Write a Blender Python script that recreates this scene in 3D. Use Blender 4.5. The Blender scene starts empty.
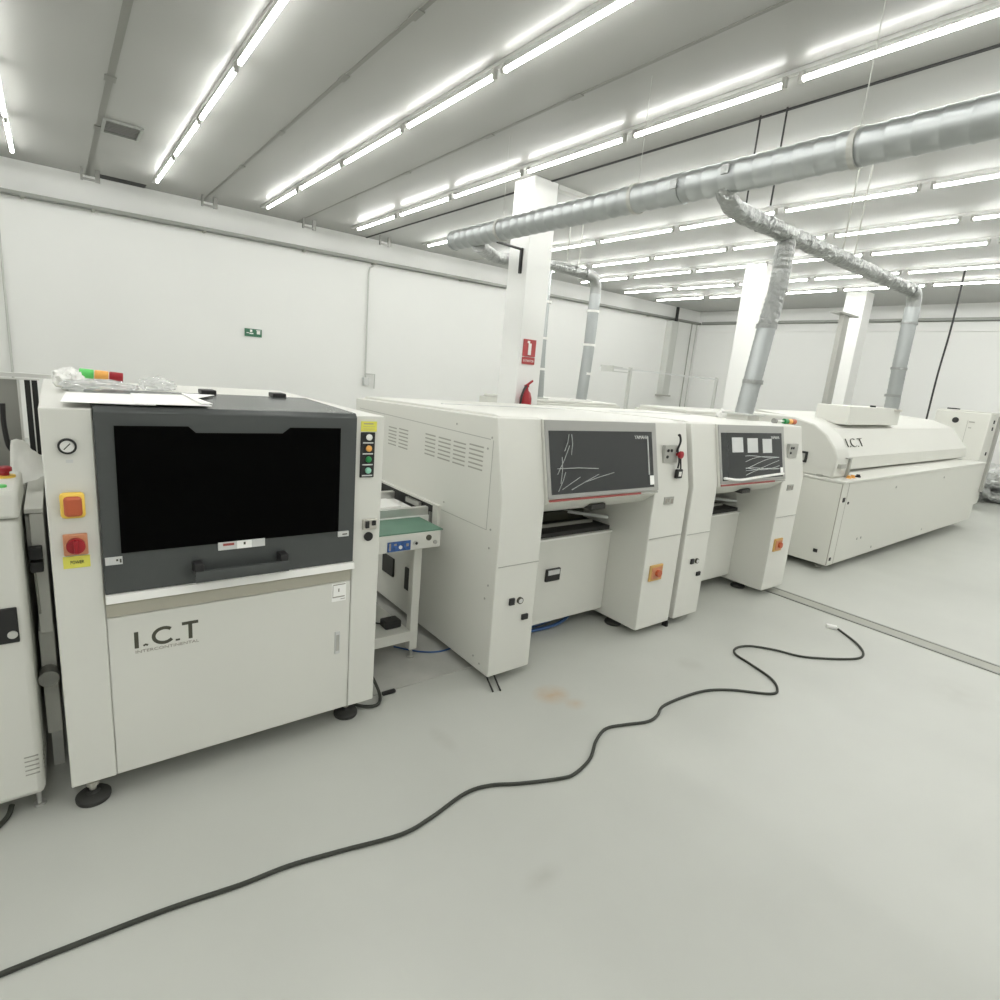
import bpy, bmesh, math, random
from mathutils import Vector, Matrix, noise
random.seed(7)
C = bpy.context.scene.collection
sc = bpy.context.scene
PI = math.pi

# ------------------------------------------------------------------ materials
def mat(name, col, rough=.5, metal=0.0, bump=0.0, bscale=40, var=0.0, vscale=3, coat=0.0, emit=None, estr=0, trans=0.0, alpha=1.0, spec=.5, ior=1.45):
    m = bpy.data.materials.new(name); m.use_nodes = True
    nt = m.node_tree; b = nt.nodes['Principled BSDF']
    b.inputs['Base Color'].default_value = (*col, 1)
    b.inputs['Roughness'].default_value = rough
    b.inputs['Metallic'].default_value = metal
    b.inputs['Specular IOR Level'].default_value = spec
    b.inputs['Coat Weight'].default_value = coat
    b.inputs['Coat Roughness'].default_value = .08
    b.inputs['IOR'].default_value = ior
    b.inputs['Transmission Weight'].default_value = trans
    b.inputs['Alpha'].default_value = alpha
    if emit:
        b.inputs['Emission Color'].default_value = (*emit, 1); b.inputs['Emission Strength'].default_value = estr
    tc = nt.nodes.new('ShaderNodeTexCoord')
    if var:
        n = nt.nodes.new('ShaderNodeTexNoise'); n.inputs['Scale'].default_value = vscale; n.inputs['Detail'].default_value = 4
        r = nt.nodes.new('ShaderNodeValToRGB')
        r.color_ramp.elements[0].position = .3; r.color_ramp.elements[1].position = .7
        r.color_ramp.elements[0].color = (*[c*(1-var) for c in col], 1)
        r.color_ramp.elements[1].color = (*[min(1, c*(1+var)) for c in col], 1)
        nt.links.new(tc.outputs['Object'], n.inputs['Vector']); nt.links.new(n.outputs['Fac'], r.inputs['Fac'])
        nt.links.new(r.outputs['Color'], b.inputs['Base Color'])
    if bump:
        n = nt.nodes.new('ShaderNodeTexNoise'); n.inputs['Scale'].default_value = bscale; n.inputs['Detail'].default_value = 3
        bp = nt.nodes.new('ShaderNodeBump'); bp.inputs['Strength'].default_value = bump; bp.inputs['Distance'].default_value = .01
        nt.links.new(tc.outputs['Object'], n.inputs['Vector']); nt.links.new(n.outputs['Fac'], bp.inputs['Height'])
        nt.links.new(bp.outputs['Normal'], b.inputs['Normal'])
    return m

M = dict(
 floor=mat('floor_epoxy', (.50,.51,.475), .36, var=.05, vscale=1.1, bump=.015, bscale=6, spec=.45),
 wall=mat('wall_paint', (.80,.805,.785), .6, var=.012, vscale=.7, spec=.3),
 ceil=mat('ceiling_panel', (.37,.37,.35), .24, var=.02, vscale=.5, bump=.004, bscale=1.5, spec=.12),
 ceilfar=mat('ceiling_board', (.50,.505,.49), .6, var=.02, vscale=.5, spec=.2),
 seam=mat('seam_cover', (.36,.36,.32), .5),
 dark=mat('dark_gap', (.03,.03,.03), .7),
 white=mat('powder_white', (.69,.69,.645), .42, spec=.4, var=.01, vscale=2),
 white2=mat('white_panel', (.67,.67,.62), .45, spec=.4),
 grey=mat('grey_hood', (.068,.074,.073), .27, spec=.5),
 frame=mat('window_frame_grey', (.36,.36,.34), .35),
 blackglass=mat('black_glass', (.002,.002,.002), .05, spec=.03),
 smoke=mat('smoked_glass', (.028,.031,.032), .10, spec=.55, bump=.05, bscale=7),
 steel=mat('stainless', (.62,.60,.55), .33, 1.0),
 steelb=mat('brushed_sill', (.50,.48,.41), .42, .6),
 galv=mat('galvanised', (.42,.44,.44), .40, .85, var=.03, vscale=5),
 foil=mat('aluminium_foil', (.34,.35,.34), .30, .9, bump=1.0, bscale=45),
 alu=mat('aluminium', (.66,.66,.64), .35, .8),
 black=mat('black_plastic', (.018,.018,.018), .5),
 rubber=mat('rubber', (.04,.04,.037), .7),
 cable=mat('cable_black', (.035,.038,.03), .55),
 red=mat('red_plastic', (.33,.012,.02), .35),
 orange=mat('orange_knob', (.50,.11,.045), .4),
 yellow=mat('yellow_plastic', (.88,.60,.10), .4),
 ylabel=mat('yellow_label', (.75,.72,.12), .5),
 oplate=mat('orange_plate', (.58,.26,.14), .4),
 amber=mat('amber_lens', (.85,.42,.10), .3),
 green=mat('green_lens', (.12,.60,.14), .3),
 dgreen=mat('dark_green', (.02,.25,.07), .3),
 mint=mat('mint_lens', (.30,.62,.48), .3),
 whitep=mat('white_plastic', (.85,.85,.82), .4),
 paper=mat('paper', (.92,.92,.90), .6),
 mat_green=mat('antistatic_green', (.115,.235,.17), .5, var=.05, vscale=12),
 blue=mat('blue_screen', (.03,.10,.32), .3, var=.5, vscale=60),
 bluehose=mat('blue_hose', (.05,.12,.30), .4),
 ink=mat('ink', (.07,.07,.05), .5),
 inkl=mat('pale_ink', (.33,.31,.27), .5),
 stripe=mat('red_stripe', (.32,.07,.06), .4),
 label=mat('silver_label', (.60,.61,.60), .4),
 lgrey=mat('light_grey_plate', (.40,.40,.37), .45),
 gpanel=mat('grey_panel', (.30,.30,.28), .35, .5),
 signred=mat('sign_red', (.42,.06,.06), .4),
 signgreen=mat('sign_green', (.05,.17,.10), .4),
 tray=mat('tray_grey', (.30,.31,.285), .5, .3),
 pipe=mat('pipe_grey', (.55,.56,.53), .5),
 film=mat('clear_film', (.85,.87,.87), .12, trans=.55, alpha=.55, bump=.5, bscale=14),
 filmw=mat('wrapped_plastic', (.86,.86,.83), .25, bump=.8, bscale=18),
 cloth=mat('white_sheet', (.88,.88,.85), .6),
 sheet=mat('floor_sheet', (.50,.50,.47), .14, var=.12, vscale=3, bump=.25, bscale=7),
 seam2=mat('seam_joint', (.20,.20,.18), .5),
 tube=mat('tube_glow', (1,1,1), .4, emit=(1.0,1.0,.97), estr=33.0),
 tubeback=mat('tube_back', (.75,.75,.74), .4, .3),
 tan=mat('tan_plate', (.60,.38,.13), .5),
 foilheap=mat('loose_foil', (.72,.73,.72), .35, .7, bump=.4, bscale=14),
 streak=mat('film_crease', (.42,.44,.43), .3),
)

# floor stains
def stain(m, pts, col, k=.5):
    nt = m.node_tree; b = nt.nodes['Principled BSDF']
    tc = nt.nodes.new('ShaderNodeTexCoord')
    src = b.inputs['Base Color'].links[0].from_socket
    for (x, y, sx, sy, amt) in pts:
        mp = nt.nodes.new('ShaderNodeMapping'); mp.vector_type = 'TEXTURE'
        mp.inputs['Location'].default_value = (x, y, 0); mp.inputs['Scale'].default_value = (sx, sy, 1)
        g = nt.nodes.new('ShaderNodeTexGradient'); g.gradient_type = 'SPHERICAL'
        n = nt.nodes.new('ShaderNodeTexNoise'); n.inputs['Scale'].default_value = 14
        mu = nt.nodes.new('ShaderNodeMath'); mu.operation = 'MULTIPLY'
        mu2 = nt.nodes.new('ShaderNodeMath'); mu2.operation = 'MULTIPLY'; mu2.inputs[1].default_value = amt
        mx = nt.nodes.new('ShaderNodeMix'); mx.data_type = 'RGBA'
        nt.links.new(tc.outputs['Object'], mp.inputs['Vector']); nt.links.new(mp.outputs['Vector'], g.inputs['Vector'])
        nt.links.new(tc.outputs['Object'], n.inputs['Vector'])
        nt.links.new(g.outputs['Fac'], mu.inputs[0]); nt.links.new(n.outputs['Fac'], mu.inputs[1])
        nt.links.new(mu.outputs[0], mu2.inputs[0]); nt.links.new(mu2.outputs[0], mx.inputs['Factor'])
        nt.links.new(src, mx.inputs['A']); mx.inputs['B'].default_value = (*col, 1)
        src = mx.outputs['Result']
    nt.links.new(src, b.inputs['Base Color'])
stain(M['floor'], [(2.0, 1.93, .12, .10, 1.3), (2.05, 1.80, .07, .06, .8)], (.50, .33, .18))
stain(M['floor'], [(3.0, 1.75, .10, .10, .5), (1.2, 1.1, .10, .05, .5), (4.2, .7, .3, .2, .3), (1.3, 1.9, .05, .12, .5)], (.30, .29, .25))

# ------------------------------------------------------------------ geometry helpers
def new(): return bmesh.new()
def box(bm, x0, x1, y0, y1, z0, z1):
    v = [bm.verts.new((x, y, z)) for x in (x0, x1) for y in (y0, y1) for z in (z0, z1)]
    for f in ((0,1,3,2),(4,6,7,5),(0,4,5,1),(2,3,7,6),(0,2,6,4),(1,5,7,3)):
        bm.faces.new([v[i] for i in f])
    return bm
def B(*a):
    bm = new()
    if a and isinstance(a[0], (tuple, list)):
        for q in a: box(bm, *q)
    else: box(bm, *a)
    return bm
def prism(bm, pts, axis, a, b):
    """pts: 2-D outline; axis 'x' -> (y,z), 'y' -> (x,z), 'z' -> (x,y)"""
    def mk(p, t):
        return {'x': (t, p[0], p[1]), 'y': (p[0], t, p[1]), 'z': (p[0], p[1], t)}[axis]
    A = [bm.verts.new(mk(p, a)) for p in pts]; Bv = [bm.verts.new(mk(p, b)) for p in pts]
    n = len(pts)
    bm.faces.new(A[::-1]); bm.faces.new(Bv)
    for i in range(n): bm.faces.new((A[i], A[(i+1) % n], Bv[(i+1) % n], Bv[i]))
    return bm
def frame_of(d):
    d = Vector(d).normalized(); u = Vector((0, 0, 1)) if abs(d.z) < .9 else Vector((1, 0, 0))
    s = d.cross(u).normalized(); return s, s.cross(d).normalized()
def lathe(bm, p, d, prof, n=24, cap=True):
    """prof: list of (distance along d, radius)"""
    p = Vector(p); d = Vector(d).normalized(); s, t = frame_of(d); rings = []
    for a, r in prof:
        rings.append([bm.verts.new(p + d*a + (s*math.cos(2*PI*i/n) + t*math.sin(2*PI*i/n))*r) for i in range(n)])
    for A, Bv in zip(rings, rings[1:]):
        for i in range(n): bm.faces.new((A[i], A[(i+1) % n], Bv[(i+1) % n], Bv[i]))
    if cap: bm.faces.new(rings[0][::-1]); bm.faces.new(rings[-1])
    return bm
def cyl(bm, p, q, r, n=16, r2=None):
    d = Vector(q) - Vector(p); return lathe(bm, p, d, [(0, r), (d.length, r if r2 is None else r2)], n)
def tube(bm, pts, r, n=8, cap=True, rf=None):
    pts = [Vector(p) for p in pts]; rings = []; up = None
    for i, p in enumerate(pts):
        d = (pts[min(i+1, len(pts)-1)] - pts[max(i-1, 0)]).normalized()
        if up is None: s, t = frame_of(d)
        else:
            s = d.cross(up).normalized() if d.cross(up).length > 1e-4 else s
            t = s.cross(d).normalized()
        up = t
        rr = rf(i) if rf else r
        rings.append([bm.verts.new(p + (s*math.cos(2*PI*k/n) + t*math.sin(2*PI*k/n))*rr) for k in range(n)])
    for A, Bv in zip(rings, rings[1:]):
        for i in range(n): bm.faces.new((A[i], A[(i+1) % n], Bv[(i+1) % n], Bv[i]))
    if cap: bm.faces.new(rings[0][::-1]); bm.faces.new(rings[-1])
    return bm
def spline(pts, k=8):
    P = [Vector(p) for p in pts]; P = [2*P[0]-P[1]] + P + [2*P[-1]-P[-2]]; out = []
    for i in range(1, len(P)-2):
        a, b, c, d = P[i-1], P[i], P[i+1], P[i+2]
        for j in range(k):
            t = j/k
            out.append(.5*((2*b) + (c-a)*t + (2*a-5*b+4*c-d)*t*t + (3*b-a-3*c+d)*t**3))
    out.append(P[-2]); return out
def shade(me, ang=40):
    for p in me.polygons: p.use_smooth = True
    try: me.set_sharp_from_angle(angle=math.radians(ang))
    except Exception: pass

def obj(name, bm, m, parent=None, bevel=0, smooth=True, label=None):
    bmesh.ops.recalc_face_normals(bm, faces=bm.faces)
    me = bpy.data.meshes.new(name); bm.to_mesh(me); bm.free()
    o = bpy.data.objects.new(name, me); C.objects.link(o)
    me.materials.append(M[m] if isinstance(m, str) else m)
    if parent:
        org = parent; off = Vector((0, 0, 0))
        while org is not None: off += org.location; org = org.parent
        me.transform(Matrix.Translation(-off)); o.parent = parent
    if smooth: shade(me)
    if bevel:
        md = o.modifiers.new('bevel', 'BEVEL'); md.width = bevel; md.segments = 2; md.limit_method = 'ANGLE'; md.angle_limit = math.radians(40)
        md.harden_normals = False
    if label: o['label'] = label
    return o
def thing(name, label, cat, loc=(0, 0, 0), group=None):
    o = bpy.data.objects.new(name, None); C.objects.link(o); o.location = loc
    o.empty_display_size = .1
    o['label'] = label; o['category'] = cat
    if group: o['group'] = group
    return o
def single(name, bm, m, label, cat, group=None, bevel=0, smooth=True):
    """one-mesh thing with its origin at its base"""
    zs = [v.co.z for v in bm.verts]; xs = [v.co.x for v in bm.verts]; ys = [v.co.y for v in bm.verts]
    c = Vector(((min(xs)+max(xs))/2, (min(ys)+max(ys))/2, min(zs)))
    for v in bm.verts: v.co -= c
    o = obj(name, bm, m, None, bevel, smooth); o.location = c
    o['label'] = label; o['category'] = cat
    if group: o['group'] = group
    return o
def struct(name, bm, m, bevel=0):
    o = obj(name, bm, m, None, bevel, False); o['kind'] = 'structure'; return o
def dup(root, off, label, group=None, skip=()):
    def rec(o, par):
        c = o.copy(); C.objects.link(c); c.parent = par
        for ch in list(o.children):
            if ch.name.split('.')[0] not in skip: rec(ch, c)
        return c
    r = rec(root, None); r.location = root.location + Vector(off); r['label'] = label
    if group: r['group'] = group
    return r
def text(name, s, size, loc, m, parent, rot=(PI/2, 0, 0), depth=.0008, width=None, bold=0, label=None):
    cu = bpy.data.curves.new(name, 'FONT'); cu.body = s; cu.size = size; cu.extrude = depth; cu.offset = bold
    t = bpy.data.objects.new(name, cu); C.objects.link(t)
    bpy.context.view_layer.update()
    dg = bpy.context.evaluated_depsgraph_get()
    me = bpy.data.meshes.new_from_object(t.evaluated_get(dg))
    bpy.data.objects.remove(t)
    w = max(v.co.x for v in me.vertices) - min(v.co.x for v in me.vertices)
    sx = width/w if width else 1
    from mathutils import Euler
    mx = Matrix.Translation(loc) @ Euler(rot).to_matrix().to_4x4() @ Matrix.Diagonal((sx, 1, 1, 1))
    off = Vector((0, 0, 0)); org = parent
    while org is not None: off += org.location; org = org.parent
    me.transform(Matrix.Translation(-off) @ mx); me.name = name
    o = bpy.data.objects.new(name, me); C.objects.link(o); o.parent = parent
    me.materials.clear(); me.materials.append(M[m])
    if label: o['label'] = label
    return o
def disc(x, y, z, r, t, n=24):     # a disc facing -y
    return cyl(new(), (x, y, z), (x, y-t, z), r, n)
def screws(parent, pts, axis='x', r=.006):
    for p in pts:
        d = {'x': (-.003, 0, 0), 'y': (0, -.003, 0)}[axis]
        obj('screw', cyl(new(), p, Vector(p)+Vector(d), r, 8), 'lgrey', parent)

# ------------------------------------------------------------------ setting
XL, XR, YF, YB, ZC = -3.2, 16.3, -4.2, 11.5, 4.075
struct('floor', B(XL, XR, YF, YB+.4, -.1, 0), 'floor')
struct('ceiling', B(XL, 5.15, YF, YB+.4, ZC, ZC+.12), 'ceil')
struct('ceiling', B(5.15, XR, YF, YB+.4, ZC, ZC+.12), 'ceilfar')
bw = new(); prism(bw, [(XL-.1, YB+.30), (XR+.1, YB-.30), (XR+.1, YB+.1), (XL-.1, YB+.7)], 'z', 0, ZC+.05)
struct('wall_back', bw, 'wall')
struct('wall_right', B(XR, XR+.2, YF, YB+.4, 0, ZC+.05), 'wall')
struct('wall_left', B(XL-.2, XL, YF, YB+.6, 0, ZC+.05), 'wall')
struct('wall_front', B(XL-.2, XR+.2, YF-.2, YF, 0, ZC+.05), 'wall')
def wy(x): return YB + .30 - .60*(x-(XL-.1))/(XR-XL+.2)

# ceiling seam covers
n = 1
for x, w, m in ((.61, .06, 'seam2'), (2.2, .035, 'seam2'), (3.79, .03, 'seam2')):
    struct('trim_%d' % n, B(x-w/2, x+w/2, YF, wy(x)-.01, ZC-.006, ZC+.001), m); n += 1
    for k, y in enumerate((1.6, 4.2, 5.5, 7.3, 9.0)):
        single('seam_clip', B(x-w*.8, x+w*.8, y-.07, y+.07, ZC-.014, ZC-.005), 'seam2',
               'small grey clip on the %s ceiling seam from the left, %s from the camera end' % (('first','second','third')[int(x/1.6)], ('first','second','third','fourth','fifth')[k]), 'clip', 'clips on the ceiling seams')
struct('trim_%d' % n, B(5.138, 5.163, YF, wy(5.2)-.01, ZC-.012, ZC+.001), 'dark'); n += 1
struct('trim_%d' % n, B(7.60, 7.62, YF, wy(7.6)-.01, ZC-.006, ZC+.001), 'seam'); n += 1
struct('trim_%d' % n, B(.70, 1.36, wy(1)-.26, wy(1)-.03, ZC-.008, ZC+.001), 'dark'); n += 1
# floor channel with its two cover edges
struct('trim_%d' % n, B((4.82, 4.95, YF, 5.2, -.001, .004)), 'seam'); n += 1
struct('trim_%d' % n, B((4.80, 4.822, YF, 5.2, -.001, .008), (4.948, 4.97, YF, 5.2, -.001, .008)), 'tray'); n += 1

# ceiling vent grille
v = thing('ceiling_vent', 'dark rectangular slotted air vent in the ceiling panel at upper left', 'vent', (.83, 8.83, ZC-.03))
obj('frame', B((.63, 1.02, 8.56, 8.60, ZC-.025, ZC), (.63, 1.02, 9.05, 9.09, ZC-.025, ZC), (.63, .66, 8.60, 9.05, ZC-.025, ZC), (.99, 1.02, 8.60, 9.05, ZC-.025, ZC)), 'tray', v)
obj('backing', B(.66, .99, 8.60, 9.05, ZC-.004, ZC+.001), 'rubber', v)
for i in range(6):
    obj('slat', B(.66, .99, 8.645+i*.062, 8.655+i*.062, ZC-.022, ZC-.006), 'gpanel', v)

# hanger brackets where the seams meet the back wall
def hanger(x, lab):
    y = wy(x)-.45
    t = thing('ceiling_bracket', lab, 'bracket', (x, y, ZC-.22), 'brackets by the back wall')
    obj('plate', B(x-.12, x-.09, y-.02, y+.02, ZC-.17, ZC), 'gpanel', t)
    obj('plate', B(x+.06, x+.12, y-.02, y+.02, ZC-.17, ZC), 'gpanel', t)
    obj('cross_bar', B(x-.12, x+.12, y-.015, y+.015, ZC-.16, ZC-.13), 'gpanel', t)
hanger(.62, 'dark ceiling bracket by the back wall, left end, right of the dark slot')
hanger(2.22, 'dark ceiling bracket by the back wall between first and second long light rows')
hanger(3.86, 'dark ceiling bracket by the back wall between second and third long light rows')
hanger(5.35, 'dark ceiling bracket by the back wall at the end of the black ceiling seam')

# ------------------------------------------------------------------ light rows
ordn = ['first','second','third','fourth','fifth','sixth','seventh','eighth','ninth','tenth','eleventh','twelfth']
rows = [-1.85, -.25, 1.41, 3.0, 4.6, 6.08, 7.6, 9.08, 10.42, 12.05, 13.4]
def make_light():
    t = thing('tube_light', '', 'light', (0, 0, 4.0), 'tube lights')
    b = new(); lathe(b, (0, -.72, 4.0), (0, 1, 0), [(0, .020), (1.44, .020)], 16)
    o = obj('glowing_tube', b, 'tube', t); o.data.materials.append(M['tubeback'])
    for p in o.data.polygons:      # real LED tubes: clear lower shell, aluminium back
        if p.normal.z > .45: p.material_index = 1
    for s in (-1, 1):
        b = new(); box(b, -.017, .017, s*.735-.016, s*.735+.016, 3.975, 4.047)
        obj('lamp_holder', b, 'lgrey', t, smooth=False)
    return t
L0 = None
for r, x in enumerate(rows):
    rl = single('light_rail', B(x-.022, x+.022, YF+.3, wy(x)-.62, 4.047, ZC+.001), 'alu',
           'long straight metal rail holding the %s tube-light row counted from the left' % ordn[r], 'rail', 'ceiling light rails')
    for k, y in enumerate([wy(x)-.62]):
        pass
    off = .25 if r <= 1 else 0.0
    for k in range(9):
        y = 9.93 + off - 1.6*k - (.06 if k else 0)
        lab = 'glowing tube, %s ceiling row from the left, %s from the back wall' % (ordn[r], ordn[k])
        if L0 is None:
            L0 = make_light(); L0['label'] = lab; L0.location = (x, y, 4.0)
        else:
            dup(L0, Vector((x, y, 4.0))-L0.location, lab)

# ------------------------------------------------------------------ columns
def column(x, y, w, lab, z0=0):
    return single('column', B(x, x+w, y, y+w, z0, ZC), 'wall', lab, 'column', 'white columns', bevel=.012, smooth=False)
column(4.87, 6.0, .40, 'white square column behind the round duct, carrying the fire extinguisher sign')
column(10.66, 6.05, .44, 'white square column behind the second placement machine, next to its exhaust pipe')
column(14.1, 5.62, .42, 'far white square column behind the grey vertical cable duct')

# ------------------------------------------------------------------ back wall fittings
def tray(x0, x1):
    bm = new(); z0, z1 = 3.60, 3.66
    A = Vector((x0, wy(x0)-.09, 0)); Bp = Vector((x1, wy(x1)-.09, 0))
    d = (Bp-A).normalized(); nrm = Vector((-d.y, d.x, 0))
    def slab(o0, o1, za, zb):
        vs = []
        for p, dz in ((A, 0), (Bp, .12)):
            for o in (o0, o1):
                for z in (za, zb): vs.append(bm.verts.new((p.x+nrm.x*o, p.y+nrm.y*o, z+dz)))
        for f in ((0,1,3,2),(4,6,7,5),(0,4,5,1),(2,3,7,6),(0,2,6,4),(1,5,7,3)): bm.faces.new([vs[i] for i in f])
    slab(-.06, .06, 3.55, 3.565); slab(-.06, -.05, 3.55, 3.61); slab(.05, .06, 3.55, 3.61)
    return bm
t = thing('cable_tray', 'long grey cable tray running along the back wall below the ceiling', 'cable tray', (0, wy(0)-.09, 3.55))
obj('tray', tray(XL, XR-.1), 'tray', t)
b = new(); tube(b, [(x, wy(x)-.10+.02*math.sin(x*9), 3.575+.12*(x-XL)/(XR-XL)+.006*math.sin(x*17)) for x in [XL+i*.3 for i in range(64)]], .02, 6)
obj('cable_bundle', b, 'pipe', t)
for i, x in enumerate((-.2, .65, 2.2, 3.9, 5.3, 7.4, 9.5, 11.6, 13.8)):
    dz = .12*(x-XL)/(XR-XL)
    obj('tray_bracket', B(x-.02, x+.02, wy(x)-.16, wy(x)+.02, 3.53+dz, 3.55+dz), 'seam', t)
t = single('cable_tray', B((XR-.15, XR-.03, YF+.5, wy(XR)-.2, 3.68, 3.69), (XR-.15, XR-.14, YF+.5, wy(XR)-.2, 3.68, 3.75)), 'tray', 'grey cable tray along the far right wall', 'cable tray')
t = single('wall_ledge', B(XR-.06, XR+.01, YF+.5, wy(XR)-.2, 3.46, 3.56), 'wall', 'shallow painted ledge under the tray on the far right wall', 'ledge')

def conduit(x, z0, z1, lab, r=.016, curl=True):
    y = wy(x)-.03; b = new()
    pts = [(x, y, z0), (x, y, z1-.15)] + ([(x+.02, y, z1-.05), (x+.10, y, z1)] if curl else [(x, y, z1)])
    tube(b, pts, r, 8); return single('wall_conduit', b, 'pipe', lab, 'conduit')
conduit(-.5, .9, 3.56, 'thin grey conduit on the back wall at the far left edge', curl=False)
conduit(5.22, 1.3, 3.56, 'thin grey conduit on the back wall dropping to the small outlet')
o = thing('wall_outlet', 'small switch box with bent conduit on the back wall', 'outlet', (5.28, wy(5.3)-.05, 1.1))
obj('box', B(5.17, 5.29, wy(5.3)-.08, wy(5.3)-.0, 1.16, 1.32), 'label', o, bevel=.006)
b = new(); tube(b, [(5.22, wy(5.3)-.05, 1.32), (5.22, wy(5.3)-.05, 1.40), (5.42, wy(5.3)-.05, 1.40), (5.42, wy(5.3)-.05, 1.10)], .014, 8)
obj('conduit', b, 'pipe', o)
# exit sign
ex = thing('exit_sign', 'small green and white sign on the back wall above the screen printer', 'sign', (3.0, wy(3)-.02, 1.92))
y = wy(3)-.012
obj('panel', B(2.85, 3.15, y-.008, y+.02, 1.92, 2.06), 'signgreen', ex)
obj('pictogram', B((2.94, 2.98, y-.011, y-.008, 2.0, 2.045), (2.93, 3.0, y-.011, y-.008, 1.965, 1.985), (3.06, 3.12, y-.011, y-.008, 1.97, 2.03), (3.05, 3.13, y-.011, y-.008, 2.033, 2.045), (2.88, 2.92, y-.011, y-.008, 1.975, 1.99)), 'whitep', ex)
# down duct near far corner
d = thing('wall_duct', 'pale grey square duct dropping down the back wall near the far corner', 'duct', (14.9, wy(14.9)-.1, 1.42))
obj('casing', B(14.72, 15.02, wy(14.9)-.22, wy(14.9)+.05, 1.42, 3.62), 'pipe', d)
obj('hood', B(14.66, 15.08, wy(14.9)-.26, wy(14.9)+.05, 1.40, 1.44), 'seam', d)
obj('black_strap', B(14.80, 14.90, wy(14.9)-.26, wy(14.9)-.22, 3.62, 4.02), 'black', d)
for x, lab, m_ in ((15.9, 'thin dark conduit near the corner left of the second column', 'seam'), (16.15, 'thin pale conduit in the far corner left of the second column', 'pipe')):
    b = new(); tube(b, [(x, wy(x)-.04, .9), (x, wy(x)-.04, 3.68)], .018, 6)
    single('wall_conduit', b, m_, lab, 'conduit')

# steel tube frame standing behind the line
t = thing('guard_rail', 'thin steel tube guard rail standing behind the machines near the second column', 'rail', (11.2, 8, 0))
for x in (9.5, 12.7): obj('post', B(x-.03, x+.03, 7.97, 8.03, 0, 2.0), 'pipe', t)
obj('rail', B(8.95, 12.7, 7.98, 8.02, 1.94, 1.97), 'label', t)
obj('rail', B(8.95, 9.5, 7.98, 8.02, 1.88, 1.90), 'pipe', t)
obj('rail', B(8.9, 9.55, 8.25, 8.29, 1.98, 2.0), 'pipe', t)
obj('end_bar', B(8.93, 8.97, 7.98, 8.29, 1.88, 2.0), 'pipe', t)

# ------------------------------------------------------------------ main duct
def duct_prof(L, r, step, ridge=.004):
    p = [(0, r)]; a = step
    while a < L-.02:
        p += [(a-.012, r), (a-.006, r+ridge), (a+.006, r+ridge), (a+.012, r)]; a += step
    p.append((L, r)); return p
DX, DZ, DR = 3.95, 3.165, .108
md = thing('exhaust_duct', 'large round spiral galvanised duct hanging below the ceiling', 'duct', (DX, 2, DZ-DR))
y0 = 6.28
for i in range(3):
    ya = y0 - i*3.2; L = 3.2 if i < 2 else 3.0
    obj('duct_section', lathe(new(), (DX, ya, DZ), (0, -1, 0), duct_prof(L, DR, .133, .0032), 32, cap=False), 'galv', md)
    obj('coupling', lathe(new(), (DX, ya-L-.05, DZ), (0, 1, 0), [(0, DR+.001), (.0, DR+.006), (.1, DR+.006), (.1, DR+.001)], 32, cap=False), 'galv', md)
obj('end_cap', cyl(new(), (DX, y0, DZ), (DX, y0+.015, DZ), DR+.006, 32), 'galv', md)
for y in (5.35, 3.5, 1.8):
    obj('strap', lathe(new(), (DX, y-.018, DZ), (0, 1, 0), [(0, DR), (0, DR+.01), (.036, DR+.01), (.036, DR)], 32, cap=False), 'lgrey', md)
for y, z in ((3.05, .0), (2.62, .02)):
    obj('tape_patch', B(DX-DR-.014, DX-DR+.01, y-.03, y+.03, DZ-.03+z, DZ+.03+z), 'foil', md)
def rod(x, y, z0, lab, m_='seam', r=.007, z1=ZC+.01):
    return single('hanger_rod', cyl(new(), (x, y, z0), (x, y, z1), r, 6), m_, lab, 'rod')
rod(DX-.02, 1.8, DZ+DR, 'thin threaded rod holding the round duct near its right end', 'lgrey', .004)
rod(DX, 3.5, DZ+DR, 'thin white rod holding the round duct above its middle', 'lgrey', .0022)
rod(DX, 5.35, DZ+DR, 'thin rod holding the round duct near its left end', 'lgrey', .0022)
for yy, w in ((3.22, 'left'), (2.98, 'right')):
    rod(5.12, yy, 3.3, 'thick dark rod above the middle of the round duct, %s one of two' % w, 'black', .009)
for x, w in ((6.15, 'left'), (6.42, 'right')):
    rod(x, 2.75, 3.10, 'thin dark rod above the foil branch duct, %s one of two' % w, 'seam', .008)
for x, w in ((6.2, 'left'), (6.45, 'right')):
    rod(x, 6.7, 3.36, 'thin dark rod right of the first column, %s one of two' % w, 'seam', .008)
# ceiling side strut behind the first column
single('roof_strut', B((5.30, 6.15, 6.02, 6.12, 4.02, ZC)), 'pipe', 'grey horizontal strut running from the first column top to the right', 'strut')
# black angle bracket of the duct on the column
b = new(); pa = Vector((DX+.02, 5.45, 3.06)); pb = Vector((4.858, 6.12, 3.22))
tube(b, [pa, pb], .016, 4)
box(b, 4.842, 4.869, 6.10, 6.14, 2.93, 3.235)
single('duct_bracket', b, 'black', 'black angle bracket joining the round duct and the first column', 'bracket', smooth=False)

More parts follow.
